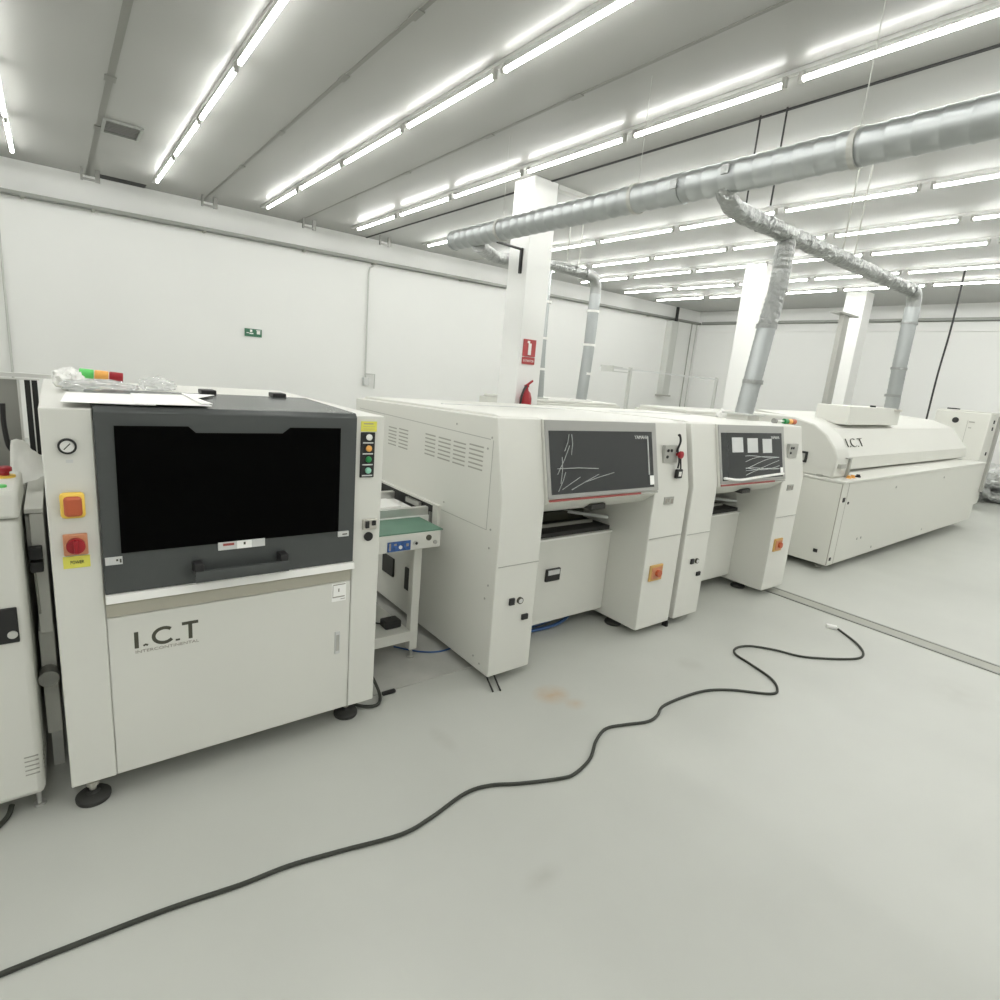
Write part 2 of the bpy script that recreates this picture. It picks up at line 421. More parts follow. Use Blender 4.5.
# branch duct in crinkled foil, with two droppers
def crinkle(bm, amp, seed=0, sc_=30):
    for v in bm.verts:
        nv = noise.noise_vector(v.co*sc_ + Vector((seed, 0, 0)))
        v.co += nv*amp
    return bm
def flex(pts, r, k=1, n=20, seed=0, amp=.006, step=.022):
    P = []; 
    for a, b_ in zip(pts, pts[1:]):
        a = Vector(a); b_ = Vector(b_); m_ = max(1, int((b_-a).length/step))
        P += [a.lerp(b_, i/m_) for i in range(m_)]
    P.append(Vector(pts[-1]))
    bm = tube(new(), P, r, n, rf=lambda i: r*(1+.03*(i % 2)))
    return crinkle(bm, amp, seed)
br = thing('branch_duct', 'crinkled foil branch duct running right from the round duct to the oven', 'duct', (6, 2.67, 2.9))
obj('horizontal_run', flex(spline([(3.94, 2.67, 3.12), (3.98, 2.67, 3.05), (4.08, 2.67, 3.0), (4.25, 2.67, 2.985)], 6)+[(7.84, 2.67, 2.985)], .066, amp=.014, n=22), 'foil', br, smooth=False)
obj('elbow', flex(spline([(7.82, 2.67, 2.985), (7.93, 2.67, 2.98), (8.0, 2.67, 2.92), (8.02, 2.67, 2.80)], 4), .073, amp=.006), 'foil', br)
dp = flex([(8.02, 2.67, 2.82), (8.03, 2.67, 2.2), (8.08, 2.67, 1.635)], .076, amp=.002)
obj('down_pipe', dp, 'galv', br)
for z in (2.62, 2.1, 1.78): obj('pipe_clamp', lathe(new(), (8.03, 2.67, z), (0, 0, 1), [(0, .078), (0, .087), (.03, .087), (.03, .078)], 20, cap=False), 'foil', br)
obj('flange', cyl(new(), (8.08, 2.68, 1.618), (8.08, 2.68, 1.636), .13, 24), 'steel', br)
dr = thing('exhaust_pipe', 'foil exhaust pipe dropping from the branch duct onto the second placement machine', 'pipe', (4.80, 2.67, 1.49))
obj('upper_pipe', flex([(4.93, 2.67, 2.93), (4.93, 2.67, 2.55), (4.88, 2.68, 2.25)], .075, amp=.008), 'foil', dr, smooth=False)
obj('lower_pipe', flex([(4.88, 2.68, 2.25), (4.84, 2.69, 1.9), (4.79, 2.70, 1.48)], .075, amp=.0015), 'galv', dr)
for x, z in ((4.88, 2.22), (4.82, 1.75)): obj('pipe_clamp', lathe(new(), (x, 2.685, z), (0, 0, 1), [(0, .077), (0, .086), (.035, .086), (.035, .077)], 20, cap=False), 'foil', dr)
obj('flange', B(4.66, 4.92, 2.57, 2.83, 1.478, 1.494), 'pipe', dr)
obj('base_collar', B(4.69, 4.89, 2.60, 2.80, 1.425, 1.478), 'white', dr)

# rear branch with two droppers on the machine behind
rb = thing('rear_branch_duct', 'foil duct passing behind the first column and bending down to the machine behind', 'duct', (5.8, 6.7, 3.1))
obj('flexible_run', flex(spline([(4.0, 5.85, 3.07), (4.4, 6.2, 3.10), (4.85, 6.6, 3.16), (5.3, 6.7, 3.22), (5.9, 6.7, 3.26), (6.62, 6.7, 3.26)], 6), .075, amp=.008, seed=4), 'foil', rb, smooth=False)
obj('elbow', flex(spline([(6.58, 6.7, 3.26), (6.76, 6.7, 3.24), (6.86, 6.7, 3.14), (6.88, 6.7, 2.98)], 4), .085, amp=.005, seed=2), 'foil', rb)
obj('down_pipe', flex([(6.88, 6.7, 3.0), (6.87, 6.7, 2.1), (6.83, 6.7, 1.345)], .088, amp=.002), 'galv', rb)
for z in (2.72, 2.2, 1.75): obj('pipe_clamp', lathe(new(), (6.87, 6.7, z), (0, 0, 1), [(0, .089), (0, .10), (.035, .10), (.035, .089)], 20, cap=False), 'whitep', rb)
obj('flange', cyl(new(), (6.83, 6.7, 1.325), (6.83, 6.7, 1.35), .19, 24), 'whitep', rb)
rp = thing('exhaust_pipe', 'foil exhaust pipe half hidden behind the right edge of the first column', 'pipe', (5.72, 6.7, 1.325))
obj('pipe', flex([(5.80, 6.7, 3.18), (5.83, 6.7, 2.1), (5.88, 6.7, 1.34)], .088, amp=.002), 'galv', rp)
for z in (2.72, 2.2, 1.75): obj('pipe_clamp', lathe(new(), (5.84, 6.7, z), (0, 0, 1), [(0, .089), (0, .10), (.035, .10), (.035, .089)], 20, cap=False), 'whitep', rp)
obj('flange', cyl(new(), (5.88, 6.7, 1.325), (5.88, 6.7, 1.345), .17, 24), 'pipe', rp)

# machines of the row behind: only their tops show
t = thing('rear_machine', 'white machine in the row behind, carrying two exhaust pipes', 'machine', (6.4, 6.9, 0))
obj('body', B(5.35, 7.5, 6.42, 7.5, .1, 1.28), 'white2', t, bevel=.01)
obj('cover', B(5.40, 7.45, 6.46, 7.45, 1.28, 1.325), 'white', t, bevel=.015)
for x, y in ((5.5, 6.6), (7.3, 6.6), (5.5, 7.3), (7.3, 7.3)): obj('foot', cyl(new(), (x, y, 0), (x, y, .1), .04, 12), 'rubber', t)
t = thing('rear_machine', 'long white machine top behind the farther placement machine, left of the second column', 'machine', (8.6, 6.0, 0))
obj('body', B(7.6, 9.9, 5.2, 6.2, .1, 1.30), 'white2', t, bevel=.01)
obj('cover', B(7.65, 9.85, 5.25, 6.15, 1.30, 1.35), 'white', t, bevel=.015)
for x, y in ((7.8, 5.4), (9.7, 5.4), (7.8, 6.0), (9.7, 6.0)): obj('foot', cyl(new(), (x, y, 0), (x, y, .1), .04, 12), 'rubber', t)

# fire extinguisher and its sign on the first column
fe = thing('fire_extinguisher', 'red fire extinguisher on the first column, only its top showing', 'fire extinguisher', (5.06, 5.90, 1.0))
obj('cylinder', lathe(new(), (5.06, 5.90, 1.0), (0, 0, 1), [(0, .07), (.02, .08), (.36, .08), (.43, .06), (.46, .03), (.50, .02)], 20), 'red', fe)
obj('valve', B(5.035, 5.085, 5.88, 5.92, 1.50, 1.53), 'red', fe)
obj('handle', prism(new(), [(5.04, 1.53), (5.15, 1.60), (5.16, 1.58), (5.06, 1.51)], 'y', 5.89, 5.91), 'red', fe)
b = new(); tube(b, spline([(5.04, 5.88, 1.52), (4.98, 5.86, 1.46), (4.95, 5.86, 1.35), (4.95, 5.87, 1.2)], 5), .014, 8)
obj('hose', b, 'black', fe)
obj('wall_hook', B(5.04, 5.08, 5.97, 6.003, 1.30, 1.36), 'alu', fe)
obj('neck_strap', B(5.05, 5.07, 5.93, 5.99, 1.33, 1.35), 'alu', fe)
sg = thing('extinguisher_sign', 'red fire extinguisher sign on the front of the first column', 'sign', (5.08, 5.99, 1.80))
obj('panel', B(4.98, 5.19, 5.985, 6.001, 1.90, 2.12), 'signred', sg)
obj('caption_panel', B(4.98, 5.19, 5.985, 6.001, 1.80, 1.89), 'signred', sg)
obj('pictogram', B((5.06, 5.11, 5.980, 5.985, 1.92, 2.07), (5.04, 5.08, 5.980, 5.985, 2.07, 2.10)), 'whitep', sg)
text('lettering', 'EXTINTOR', .04, (4.99, 5.983, 1.83), 'whitep', sg, width=.18)
sg.location.x -= .055; fe.location.x -= .09

# grey vertical cable duct before the far column
t = thing('vertical_duct', 'grey square vertical duct with a flange, standing before the far column', 'duct', (12.4, 5.4, 1.4))
obj('casing', B(12.55, 12.80, 5.33, 5.42, 1.35, 3.38), 'lgrey', t)
obj('flange', B(12.25, 13.1, 5.28, 5.48, 3.38, 3.41), 'lgrey', t)

# ------------------------------------------------------------------ screen printer (front left)
P = thing('screen_printer', 'white screen printer with a large black window, nearest machine of the line', 'machine', (.52, 2.9, 0))
F = 2.2
obj('body', B((-.043, 1.088, 2.212, 3.62, .125, 1.395)), 'white2', P, bevel=.006)
obj('top_cover', B(-.045, 1.09, 2.251, 3.62, 1.395, 1.432), 'white', P, bevel=.006)
obj('pillar', B(-.045, .0865, 2.2, 2.25, .108, 1.432), 'white', P, bevel=.004)
obj('pillar', B(.9655, 1.09, 2.2, 2.25, .108, 1.432), 'white', P, bevel=.004)
hood = new(); prism(hood, [(2.185, .812), (2.185, 1.425), (2.20, 1.442), (2.80, 1.452), (2.80, 1.40), (2.27, 1.40), (2.27, .812)], 'x', .0885, .9635)
H = obj('hood_door', hood, 'grey', P, bevel=.004)
wpts = [(.14, .955), (.893, .955), (.893, 1.382), (.695, 1.382), (.667, 1.360), (.375, 1.360), (.352, 1.382), (.14, 1.382)]
obj('window', prism(new(), wpts, 'y', 2.180, 2.19), 'blackglass', H)
for x in (.365, .662): obj('handle_mount', B(x-.016, x+.016, 2.135, 2.19, .862, .898), 'black', H, bevel=.004)
obj('handle_bar', prism(new(), [(2.128, .832), (2.122, .85), (2.128, .872), (2.142, .872), (2.146, .85), (2.142, .832)], 'x', .352, .676), 'grey', H)
for x0, x1, m_ in ((.436, .50, 'label'), (.50, .552, 'paper'), (.552, .60, 'label')):
    obj('warning_label', B(x0, x1, 2.1775, 2.186, .928, .958), m_, H)
obj('label_mark', B((.452, .49, 2.1765, 2.178, .944, .953), ), 'stripe', H)
obj('label_mark', B((.523, .53, 2.1765, 2.178, .942, .952), ), 'ink', H)
obj('corner_label', B(.094, .142, 2.1785, 2.186, .918, .944), 'label', H)
obj('corner_label', B(.892, .938, 2.1785, 2.186, .930, .952), 'label', H)
obj('label_mark', B((.124, .13, 2.1775, 2.179, .93, .937), (.134, .139, 2.1775, 2.179, .924, .937), (.91, .93, 2.1775, 2.179, .938, .943)), 'ink', H)
obj('hinge', B(.50, .56, 2.76, 2.84, 1.45, 1.47), 'black', P, bevel=.004)
obj('hinge', B(.80, .86, 2.76, 2.84, 1.45, 1.47), 'black', P, bevel=.004)
# sill
sl = new(); prism(sl, [(2.175, .808), (2.175, .800), (2.205, .765), (2.205, .722), (2.265, .722), (2.265, .808)], 'x', .0885, .9635)
obj('sill', sl, 'steelb', P)
obj('sill_edge', prism(new(), [(2.172, .811), (2.166, .785), (2.176, .782), (2.19, .811)], 'x', .0885, .9635), 'whitep', P)
D = obj('lower_door', B(.0885, .9635, 2.204, 2.25, .108, .718), 'white', P, bevel=.003)
obj('flush_handle', B(.898, .922, 2.200, 2.21, .385, .490), 'label', D, bevel=.002)
obj('flush_latch', B(.903, .917, 2.198, 2.202, .40, .475), 'lgrey', D)
obj('door_label', B(.880, .944, 2.2035, 2.21, .632, .714), 'paper', D)
obj('label_mark', B((.886, .94, 2.2025, 2.204, .706, .710), (.908, .914, 2.2025, 2.204, .675, .690), (.884, .938, 2.2025, 2.204, .650, .655), (.884, .886, 2.2025, 2.204, .655, .706), (.92, .94, 2.2025, 2.204, .640, .643)), 'inkl', D)
# logo I . C . T
lg = new()
def stroke(bm, pts, w=.0115, y=2.2045):
    # flat brush stroke in the xz plane
    P2 = [Vector((p[0], 0, p[1])) for p in pts]; L, R = [], []
    for i, p in enumerate(P2):
        d = (P2[min(i+1, len(P2)-1)]-P2[max(i-1, 0)]).normalized(); nn = Vector((-d.z, 0, d.x))*w/2
        L.append(p+nn); R.append(p-nn)
    poly = L + R[::-1]
    for i in range(len(P2)-1):
        q = [L[i], L[i+1], R[i+1], R[i]]
        A = [bm.verts.new((v.x, y, v.z)) for v in q]; Bq = [bm.verts.new((v.x, y-.0015, v.z)) for v in q]
        bm.faces.new(A[::-1]); bm.faces.new(Bq)
        for k in range(4): bm.faces.new((A[k], A[(k+1) % 4], Bq[(k+1) % 4], Bq[k]))
stroke(lg, [(.170, .590), (.170, .652)], .013)
stroke(lg, [(.190, .595), (.197, .599), (.204, .595)], .007)
cx, cz, rr = .255, .622, .0285
stroke(lg, [(cx+rr*1.15*math.cos(a), cz+rr*math.sin(a)) for a in [math.radians(48+i*15) for i in range(19)]], .012)
stroke(lg, [(.291, .594), (.305, .594)], .007)
stroke(lg, [(.313, .653), (.367, .653)], .012); stroke(lg, [(.340, .590), (.340, .650)], .013)
obj('logo_letters', lg, 'ink', D, smooth=False)
text('lettering', 'INTERCONTINENTAL', .016, (.164, 2.2035, .570), 'inkl', D, width=.202)
# pillar controls
g = obj('pressure_gauge', lathe(new(), (.018, 2.2, 1.315), (0, -1, 0), [(0, .0245), (.012, .0245), (.014, .022), (.014, .0185), (.008, .0185)], 28), 'black', P)
obj('dial', cyl(new(), (.018, 2.192, 1.315), (.018, 2.1895, 1.315), .0188, 24), 'whitep', g)
obj('needle', prism(new(), [(.008, 1.306), (.010, 1.304), (.027, 1.323), (.025, 1.325)], 'y', 2.1885, 2.1895), 'ink', g)
obj('small_label', B(.012, .030, 2.1985, 2.201, 1.262, 1.272), 'label', P)
e = obj('emergency_stop', B(-.012, .052, 2.178, 2.2, 1.085, 1.170), 'yellow', P, bevel=.016, label='yellow emergency stop housing with a worn red cap')
obj('cap', B(-.003, .044, 2.160, 2.18, 1.095, 1.160), 'orange', e, bevel=.013)
sw = obj('main_switch', B(-.012, .052, 2.186, 2.2, .962, 1.032), 'oplate', P, bevel=.003)
obj('rotary_knob', cyl(new(), (.020, 2.186, .996), (.020, 2.168, .996), .025, 28), 'red', sw)
obj('grip', B(.014, .026, 2.158, 2.170, .975, 1.017), 'red', sw, bevel=.003)
yl = obj('yellow_label', B(-.016, .055, 2.1975, 2.201, .916, .956), 'ylabel', P)
text('lettering', 'POWER', .016, (.002, 2.197, .930), 'ink', yl, width=.036)
# button strip
bp = obj('button_panel', B(.986, 1.048, 2.192, 2.2, 1.175, 1.365), 'black', P, bevel=.002)
for z, m_ in ((1.345, 'whitep'), (1.298, 'amber'), (1.252, 'dgreen'), (1.205, 'mint')):
    obj('push_button', lathe(new(), (1.020, 2.194, z), (0, -1, 0), [(0, .013), (.008, .013), (.010, .010)], 20), m_, bp)
for z in (1.322, 1.276, 1.230, 1.184):
    obj('caption', B(.994, 1.040, 2.1912, 2.193, z-.003, z+.002), 'label', bp)
y2 = obj('yellow_label', B(.986, 1.056, 2.1975, 2.201, 1.368, 1.410), 'ylabel', P)
obj('caption', B((.998, 1.04, 2.197, 2.198, 1.398, 1.402), (.996, 1.046, 2.197, 2.198, 1.388, 1.389), (.996, 1.046, 2.197, 2.198, 1.378, 1.379)), 'inkl', y2)
lt = obj('side_latch', B(1.005, 1.07, 2.185, 2.2, .946, .992), 'steel', P, bevel=.003)
obj('latch_pin', B((1.015, 1.03, 2.178, 2.186, .955, .985), (1.045, 1.06, 2.178, 2.186, .965, .985)), 'black', lt)
obj('port_cover', disc(1.036, 2.2, .912, .020, .006), 'black', P)
def levelling_foot(parent, x, y, ztop, r=.055):
    f = obj('levelling_foot', lathe(new(), (x, y, 0), (0, 0, 1), [(0, r*.96), (.006, r), (.016, r), (.024, r*.85), (.028, .022), (.040, .016)], 28), 'rubber', parent)
    obj('threaded_stem', lathe(new(), (x, y, .040), (0, 0, 1), [(0, .012), (.018, .012), (.018, .020), (.034, .020), (.034, .011), (ztop-.04, .011)], 12), 'steel', f)
for x, y in ((.015, 2.262), (1.0, 2.30), (.05, 3.5), (.99, 3.5)): levelling_foot(P, x, y, .135)
# black power lead from under the printer
b = new(); tube(b, spline([(1.02, 2.38, .02), (1.09, 2.30, .012), (1.16, 2.28, .014), (1.20, 2.36, .03), (1.16, 2.44, .14), (1.09, 2.46, .20)], 8), .008, 8)
single('power_lead', b, 'cable', 'short black cable looping beside the printer right foot', 'cable')
single('cable_tie', B(1.22, 1.29, 2.345, 2.365, .003, .016), 'black', 'short black strip lying at the edge of the plastic sheet', 'strip')

# clutter on top of the printer
def paper(pts, z, lab):
    return single('paper_sheet', prism(new(), pts, 'z', z, z+.0015), 'paper', lab, 'paper', 'papers on the printer', smooth=False)
paper([(.01, 2.21), (.26, 2.19), (.30, 2.62), (.03, 2.60)], 1.4492, 'white paper sheet on the left of the printer top')
paper([(.20, 2.195), (.43, 2.20), (.45, 2.66), (.23, 2.64)], 1.4515, 'white paper sheet in the middle of the printer top')
tri = new(); prism(tri, [(.40, 2.22), (.44, 2.24), (.43, 2.46), (.53, 2.66), (.41, 2.68)], 'z', 1.456, 1.458)
single('paper_sheet', tri, 'paper', 'folded white paper point lying rightmost on the printer top', 'paper', 'papers on the printer')
st = thing('signal_tower', 'green, amber and red signal tower lying on its side on the printer', 'signal light', (.18, 3.0, 1.48))
ax = Vector((.16, -.012, -.010)).normalized()
p0 = Vector((.085, 3.02, 1.500))
for k, m_ in enumerate(('green', 'amber', 'red')):
    obj('lens', lathe(new(), p0+ax*(.052*k), ax, [(0, .018), (.003, .020), (.047, .020), (.050, .018)], 18), m_, st)
obj('stem', cyl(new(), p0-ax*.06, p0, .012, 12), 'whitep', st)
def crumple(c, s, seed, name, m_, lab, cat, sub=4, amp=.35, freq=2.2, zmin=None, smooth=True):
    bm = new(); bmesh.ops.create_icosphere(bm, subdivisions=sub, radius=1)
    for v in bm.verts:
        d = v.co.normalized(); q = d*freq+Vector((seed, seed*.7, 0))
        k = 1+amp*noise.noise(q)+amp*.6*abs(noise.noise(q*2.7))-amp*.4*abs(noise.noise(q*5.1))
        v.co = Vector((d.x*s[0]*k, d.y*s[1]*k, d.z*s[2]*k)) + Vector(c)
        if zmin is not None and v.co.z < zmin: v.co.z = zmin
    return single(name, bm, m_, lab, cat, smooth=smooth)
crumple((.145, 2.80, 1.462), (.125, .07, .026), 3, 'plastic_bag', 'film', 'crumpled clear plastic bag lying before the signal tower', 'plastic bag', zmin=1.4325)
crumple((.045, 2.92, 1.475), (.05, .07, .045), 8, 'plastic_bag', 'filmw', 'white crumpled wrapping at the left end of the signal tower', 'plastic bag', zmin=1.4325)
crumple((.385, 3.16, 1.455), (.07, .06, .034), 12, 'plastic_bag', 'film', 'small clear plastic wad to the right of the signal tower', 'plastic bag', zmin=1.4325)
single('hex_key', tube(new(), [(.04, 2.72, 1.44), (.09, 2.66, 1.44), (.10, 2.67, 1.44)], .006, 6), 'seam', 'short dark metal tool on the printer left corner', 'tool')

# ------------------------------------------------------------------ loader cabinet at the left edge
Ld = thing('board_loader', 'white board loader cabinet cut off by the left edge of the photo', 'machine', (-.45, 2.6, 0))
obj('body', B(-.80, -.116, 2.265, 3.0, .075, 1.072), 'white', Ld, bevel=.022)
obj('control_box', B(-.80, -.114, 2.262, 2.62, 1.076, 1.165), 'white', Ld, bevel=.012)
hd = obj('handle', B(-.196, -.144, 2.256, 2.266, .665, .785), 'black', Ld, bevel=.003)
obj('handle_lock', disc(-.160, 2.257, .695, .013, .006), 'alu', hd)
obj('stripe_label', B((-.27, -.20, 2.2605, 2.267, .72, .775), ), 'paper', Ld)
obj('label_line', B((-.27, -.20, 2.2595, 2.262, .768, .773), (-.27, -.20, 2.2595, 2.262, .735, .739), (-.27, -.20, 2.2595, 2.262, .705, .709)), 'stripe', Ld)
for i in range(5):
    z = .165+i*.017
    lv = new(); box(lv, -.166, -.128, 2.2625, 2.267, z, z+.003); box(lv, -.1175, -.1145, 2.285, 2.34, z, z+.003)
    obj('louvre', lv, 'seam', Ld)
es = obj('emergency_stop', cyl(new(), (-.155, 2.50, 1.163), (-.155, 2.50, 1.172), .03, 20), 'yellow', Ld)
obj('cap', lathe(new(), (-.155, 2.50, 1.172), (0, 0, 1), [(0, .014), (.012, .014), (.014, .022), (.026, .022), (.03, .016)], 20), 'red', es)
obj('push_button', lathe(new(), (-.155, 2.335, 1.163), (0, 0, 1), [(0, .014), (.008, .014), (.01, .01)], 16), 'green', Ld)
for x, y in ((-.14, 2.32), (-.7, 2.32), (-.14, 2.9), (-.7, 2.9)):
    obj('foot', lathe(new(), (x, y, 0), (0, 0, 1), [(0, .018), (.01, .018), (.012, .008), (.085, .008)], 12), 'alu', Ld)
b = new(); tube(b, spline([(-.215, 2.32, .03), (-.23, 2.28, .012), (-.29, 2.2, .012), (-.40, 2.12, .012)], 6), .009, 8)
single('power_lead', b, 'cable', 'black cable on the floor below the board loader', 'cable')

# board magazine lift behind the loader
mg = thing('magazine_lift', 'grey aluminium magazine lift standing behind the board loader', 'machine', (-.25, 3.3, 0))
obj('side_panel', B(-.60, -.126, 3.18, 3.20, .9, 1.455), 'gpanel', mg)
obj('base_frame', B(-.60, -.075, 3.18, 3.6, .06, .9), 'white2', mg, bevel=.005)
for x, m_ in ((-.122, 'alu'), (-.092, 'black'), (-.068, 'black')):
    obj('guide_rail', B(x-.004, x+.004, 3.17, 3.19, .88, 1.455) if m_ == 'alu' else B(x-.010, x+.009, 3.175, 3.20, .88, 1.455), m_, mg)
obj('guide_rail', B(-.081, -.078, 3.168, 3.176, .88, 1.455), 'alu', mg)
obj('top_rail', B(-.60, -.01, 3.16, 3.18, 1.462, 1.478), 'alu', mg)
obj('top_rail', B(-.60, -.05, 3.14, 3.155, 1.452, 1.458), 'alu', mg)
b = new(); tube(b, spline([(-.172, 3.05, 1.36), (-.174, 3.05, 1.28), (-.168, 3.05, 1.20), (-.158, 3.05, 1.17)], 5), .009, 8)
obj('air_hose', b, 'black', mg)
for x in (-.5, -.12): obj('foot', cyl(new(), (x, 3.3, 0), (x, 3.3, .07), .025, 12), 'rubber', mg)
# conveyor link between loader and printer
lk = thing('link_conveyor', 'narrow white conveyor link squeezed between loader and printer', 'conveyor', (-.07, 2.7, 0))
obj('side_plate', B(-.097, -.060, 2.40, 3.05, .62, 1.055), 'white', lk, bevel=.003)
obj('lower_plate', B(-.104, -.060, 2.44, 3.05, .20, .615), 'white', lk, bevel=.003)
obj('front_bracket', B(-.109, -.098, 2.42, 2.45, .88, 1.045), 'lgrey', lk)
obj('connector', B(-.106, -.070, 2.36, 2.40, .905, .945), 'black', lk, bevel=.003)
obj('connector', B(-.106, -.070, 2.36, 2.40, .860, .895), 'black', lk, bevel=.003)
obj('hook', tube(new(), [(-.096, 2.39, .86), (-.094, 2.39, .80), (-.092, 2.39, .70)], .004, 6), 'seam', lk)
obj('motor', cyl(new(), (-.085, 2.38, .45), (-.085, 2.44, .45), .03, 14), 'gpanel', lk)
obj('top_belt', B(-.109, -.060, 2.40, 3.05, 1.058, 1.072), 'white', lk)
for y in (2.55, 3.0): obj('leg', B(-.098, -.064, y-.015, y+.015, 0, .2), 'alu', lk)
# white plastic sheet draped there
bm = new(); g_ = []
for i in range(13):
    row = []
    for j in range(13):
        u, v_ = i/12, j/12
        x = -.150+.105*u; y = 2.66+.4*v_
        z = 1.10 + .03*u + .13*math.sin(v_*PI*.85)*(.5+.5*math.cos(u*2.4)) + .02*noise.noise(Vector((u*4, v_*4, 3)))
        row.append(bm.verts.new((x, y, z)))
    g_.append(row)
for i in range(12):
    for j in range(12): bm.faces.new((g_[i][j], g_[i+1][j], g_[i+1][j+1], g_[i][j+1]))
bmesh.ops.solidify(bm, geom=bm.faces[:], thickness=.004)
single('plastic_sheet', bm, 'cloth', 'white crumpled sheet bunched between the loader and the printer', 'sheet')

# ------------------------------------------------------------------ placement machines
def placement(label):
    T = thing('placement_machine', label, 'machine', (2.52, 3.05, 0), 'placement machines')
    side = [(2.16, .055), (2.165, 1.02), (2.262, 1.435), (3.97, 1.385), (3.97, .055)]
    obj('left_column', prism(new(), side, 'x', 1.735, 2.025), 'white', T, bevel=.006)
    obj('right_column', prism(new(), [(y, z) for y, z in side], 'x', 2.960, 3.32), 'white', T, bevel=.006)
    obj('rear_body', B(2.025, 2.960, 2.90, 3.97, .12, 1.38), 'white2', T)
    tc = new(); prism(tc, [(2.30, 1.437), (2.36, 1.445), (3.9, 1.405), (3.95, 1.388), (3.95, 1.36), (2.30, 1.40)], 'x', 1.78, 3.28)
    obj('top_cover', tc, 'white', T, bevel=.006)
    obj('top_strip', B(2.0, 3.1, 3.2, 3.23, 1.42, 1.4265), 'label', T)
    # centre
    lp = obj('lower_panel', B(2.027, 2.958, 2.47, 2.90, .10, .660), 'white', T, bevel=.004)
    obj('panel_edge', B(2.027, 2.958, 2.462, 2.49, .660, .672), 'whitep', T)
    fh = obj('pull_handle', B(2.378, 2.498, 2.455, 2.472, .388, .470), 'black', lp, bevel=.003)
    obj('handle_plate', B(2.390, 2.488, 2.452, 2.456, .432, .464), 'label', fh)
    cv = obj('feeder_bed', B(2.03, 2.955, 2.49, 2.88, .662, .70), 'rubber', T)
    obj('feeder_rail', B(2.05, 2.90, 2.60, 2.62, .70, .72), 'seam', cv)
    obj('feeder_rail', B(2.05, 2.93, 2.72, 2.75, .70, .76), 'ink', cv)
    obj('feeder_rail', prism(new(), [(2.66, 2.86), (2.94, 2.50), (2.955, 2.51), (2.68, 2.87)], 'z', .745, .765), 'label', cv)
    obj('inner_cavity', B(2.03, 2.955, 2.885, 2.90, .70, 1.05), 'dark', T)
    # hood with window
    hp = [(2.145, 1.005), (2.247, 1.434), (2.30, 1.437), (2.60, 1.425), (2.60, .93), (2.25, .925), (2.155, .995)]
    hd_ = obj('hood', prism(new(), hp, 'x', 2.027, 2.958), 'white2', T, bevel=.003)
    def onface(x0, x1, z0, z1, t, t0=0):   # slab on the tilted hood face
        def py(z): return 2.145 + (z-1.005)*(.10/.423)
        return prism(new(), [(py(z0)-t, z0), (py(z1)-t, z1), (py(z1)-t0+.004, z1), (py(z0)-t0+.004, z0)], 'x', x0, x1)
    fr = obj('window_frame', onface(2.03, 2.962, 1.022, 1.432, .008), 'frame', hd_, bevel=.002)
    gl = obj('window', onface(2.052, 2.918, 1.045, 1.378, .0095), 'smoke', hd_)
    obj('trim_stripe', prism(new(), [(2.138, 1.007), (2.139, 1.018), (2.15, 1.018), (2.15, 1.007)], 'x', 2.035, 2.79), 'stripe', hd_)
    obj('stripe_end', prism(new(), [(2.138, 1.007), (2.139, 1.018), (2.15, 1.018), (2.15, 1.007)], 'x', 2.79, 2.955), 'lgrey', hd_)
    obj('white_tag', onface(2.880, 2.918, 1.06, 1.115, .012), 'paper', hd_)
    obj('hood_catch', B(2.42, 2.54, 2.19, 2.30, .922, .955), 'rubber', hd_, bevel=.004)
    # left side: seams, louvres, opening frame
    X = 1.735
    obj('panel_seam', B((X-.001, X+.002, 2.30, 3.9, 1.318, 1.322), (X-.001, X+.002, 2.275, 2.279, .85, 1.318), (X-.001, X+.002, 2.275, 2.72, .848, .851)), 'lgrey', T)
    for ga, gb, za, zb in ((3.43, 3.32, 1.135, 1.245), (3.285, 3.165, 1.135, 1.25), (2.95, 2.835, 1.145, 1.262), (2.80, 2.67, 1.145, 1.262), (2.64, 2.52, 1.145, 1.262), (2.485, 2.355, 1.15, 1.27)):
        vg = new()
        for i in range(6):
            z = za+(zb-za)*i/5; box(vg, X-.0015, X+.002, gb, ga, z-.0045, z+.0035)
        obj('vent_slots', vg, 'seam', T)
    screws(T, [(X, 2.29, 1.33), (X, 2.32, 1.27), (X, 2.62, 1.36), (X, 2.24, .86), (X, 2.24, .76), (X, 2.22, .56), (X, 2.24, .48), (X, 2.3, .12), (X, 2.24, .1), (X, 2.7, .90)])
    op = obj('conveyor_opening', B((X-.002, X+.003, 2.79, 3.50, .71, .858)), 'black', T, label='black conveyor opening in the side panel')
    obj('opening_rim', B((X-.02, X+.002, 2.73, 3.55, .858, .873), (X-.02, X+.002, 2.73, 2.79, .71, .858), (X-.02, X+.002, 3.50, 3.55, .71, .858)), 'white', T, bevel=.003)
    obj('rail_bracket', B((X-.02, X-.002, 2.95, 3.12, .81, .84), (X-.02, X-.002, 2.82, 2.84, .73, .81), (X-.015, X-.002, 2.86, 2.90, .73, .79)), 'lgrey', op)
    # left column ports
    obj('port', B(1.838, 1.872, 2.150, 2.163, .452, .490), 'black', T, bevel=.002)
    o_ = obj('air_gauge', cyl(new(), (1.912, 2.163, .468), (1.912, 2.150, .468), .019, 20), 'ink', T)
    obj('dial', cyl(new(), (1.912, 2.150, .468), (1.912, 2.148, .468), .013, 20), 'label', o_)
    obj('port', B(1.935, 1.978, 2.150, 2.163, .350, .380), 'black', T, bevel=.002)
    for xa, xb, zz in ((1.745, 2.02, .675), (2.97, 3.31, .69)): obj('column_seam', B(xa, xb, 2.157, 2.163, zz, zz+.003), 'lgrey', T)
    # right column controls
    cpn = obj('control_plate', B(3.045, 3.19, 2.195, 2.222, 1.182, 1.295), 'lgrey', T, bevel=.002)
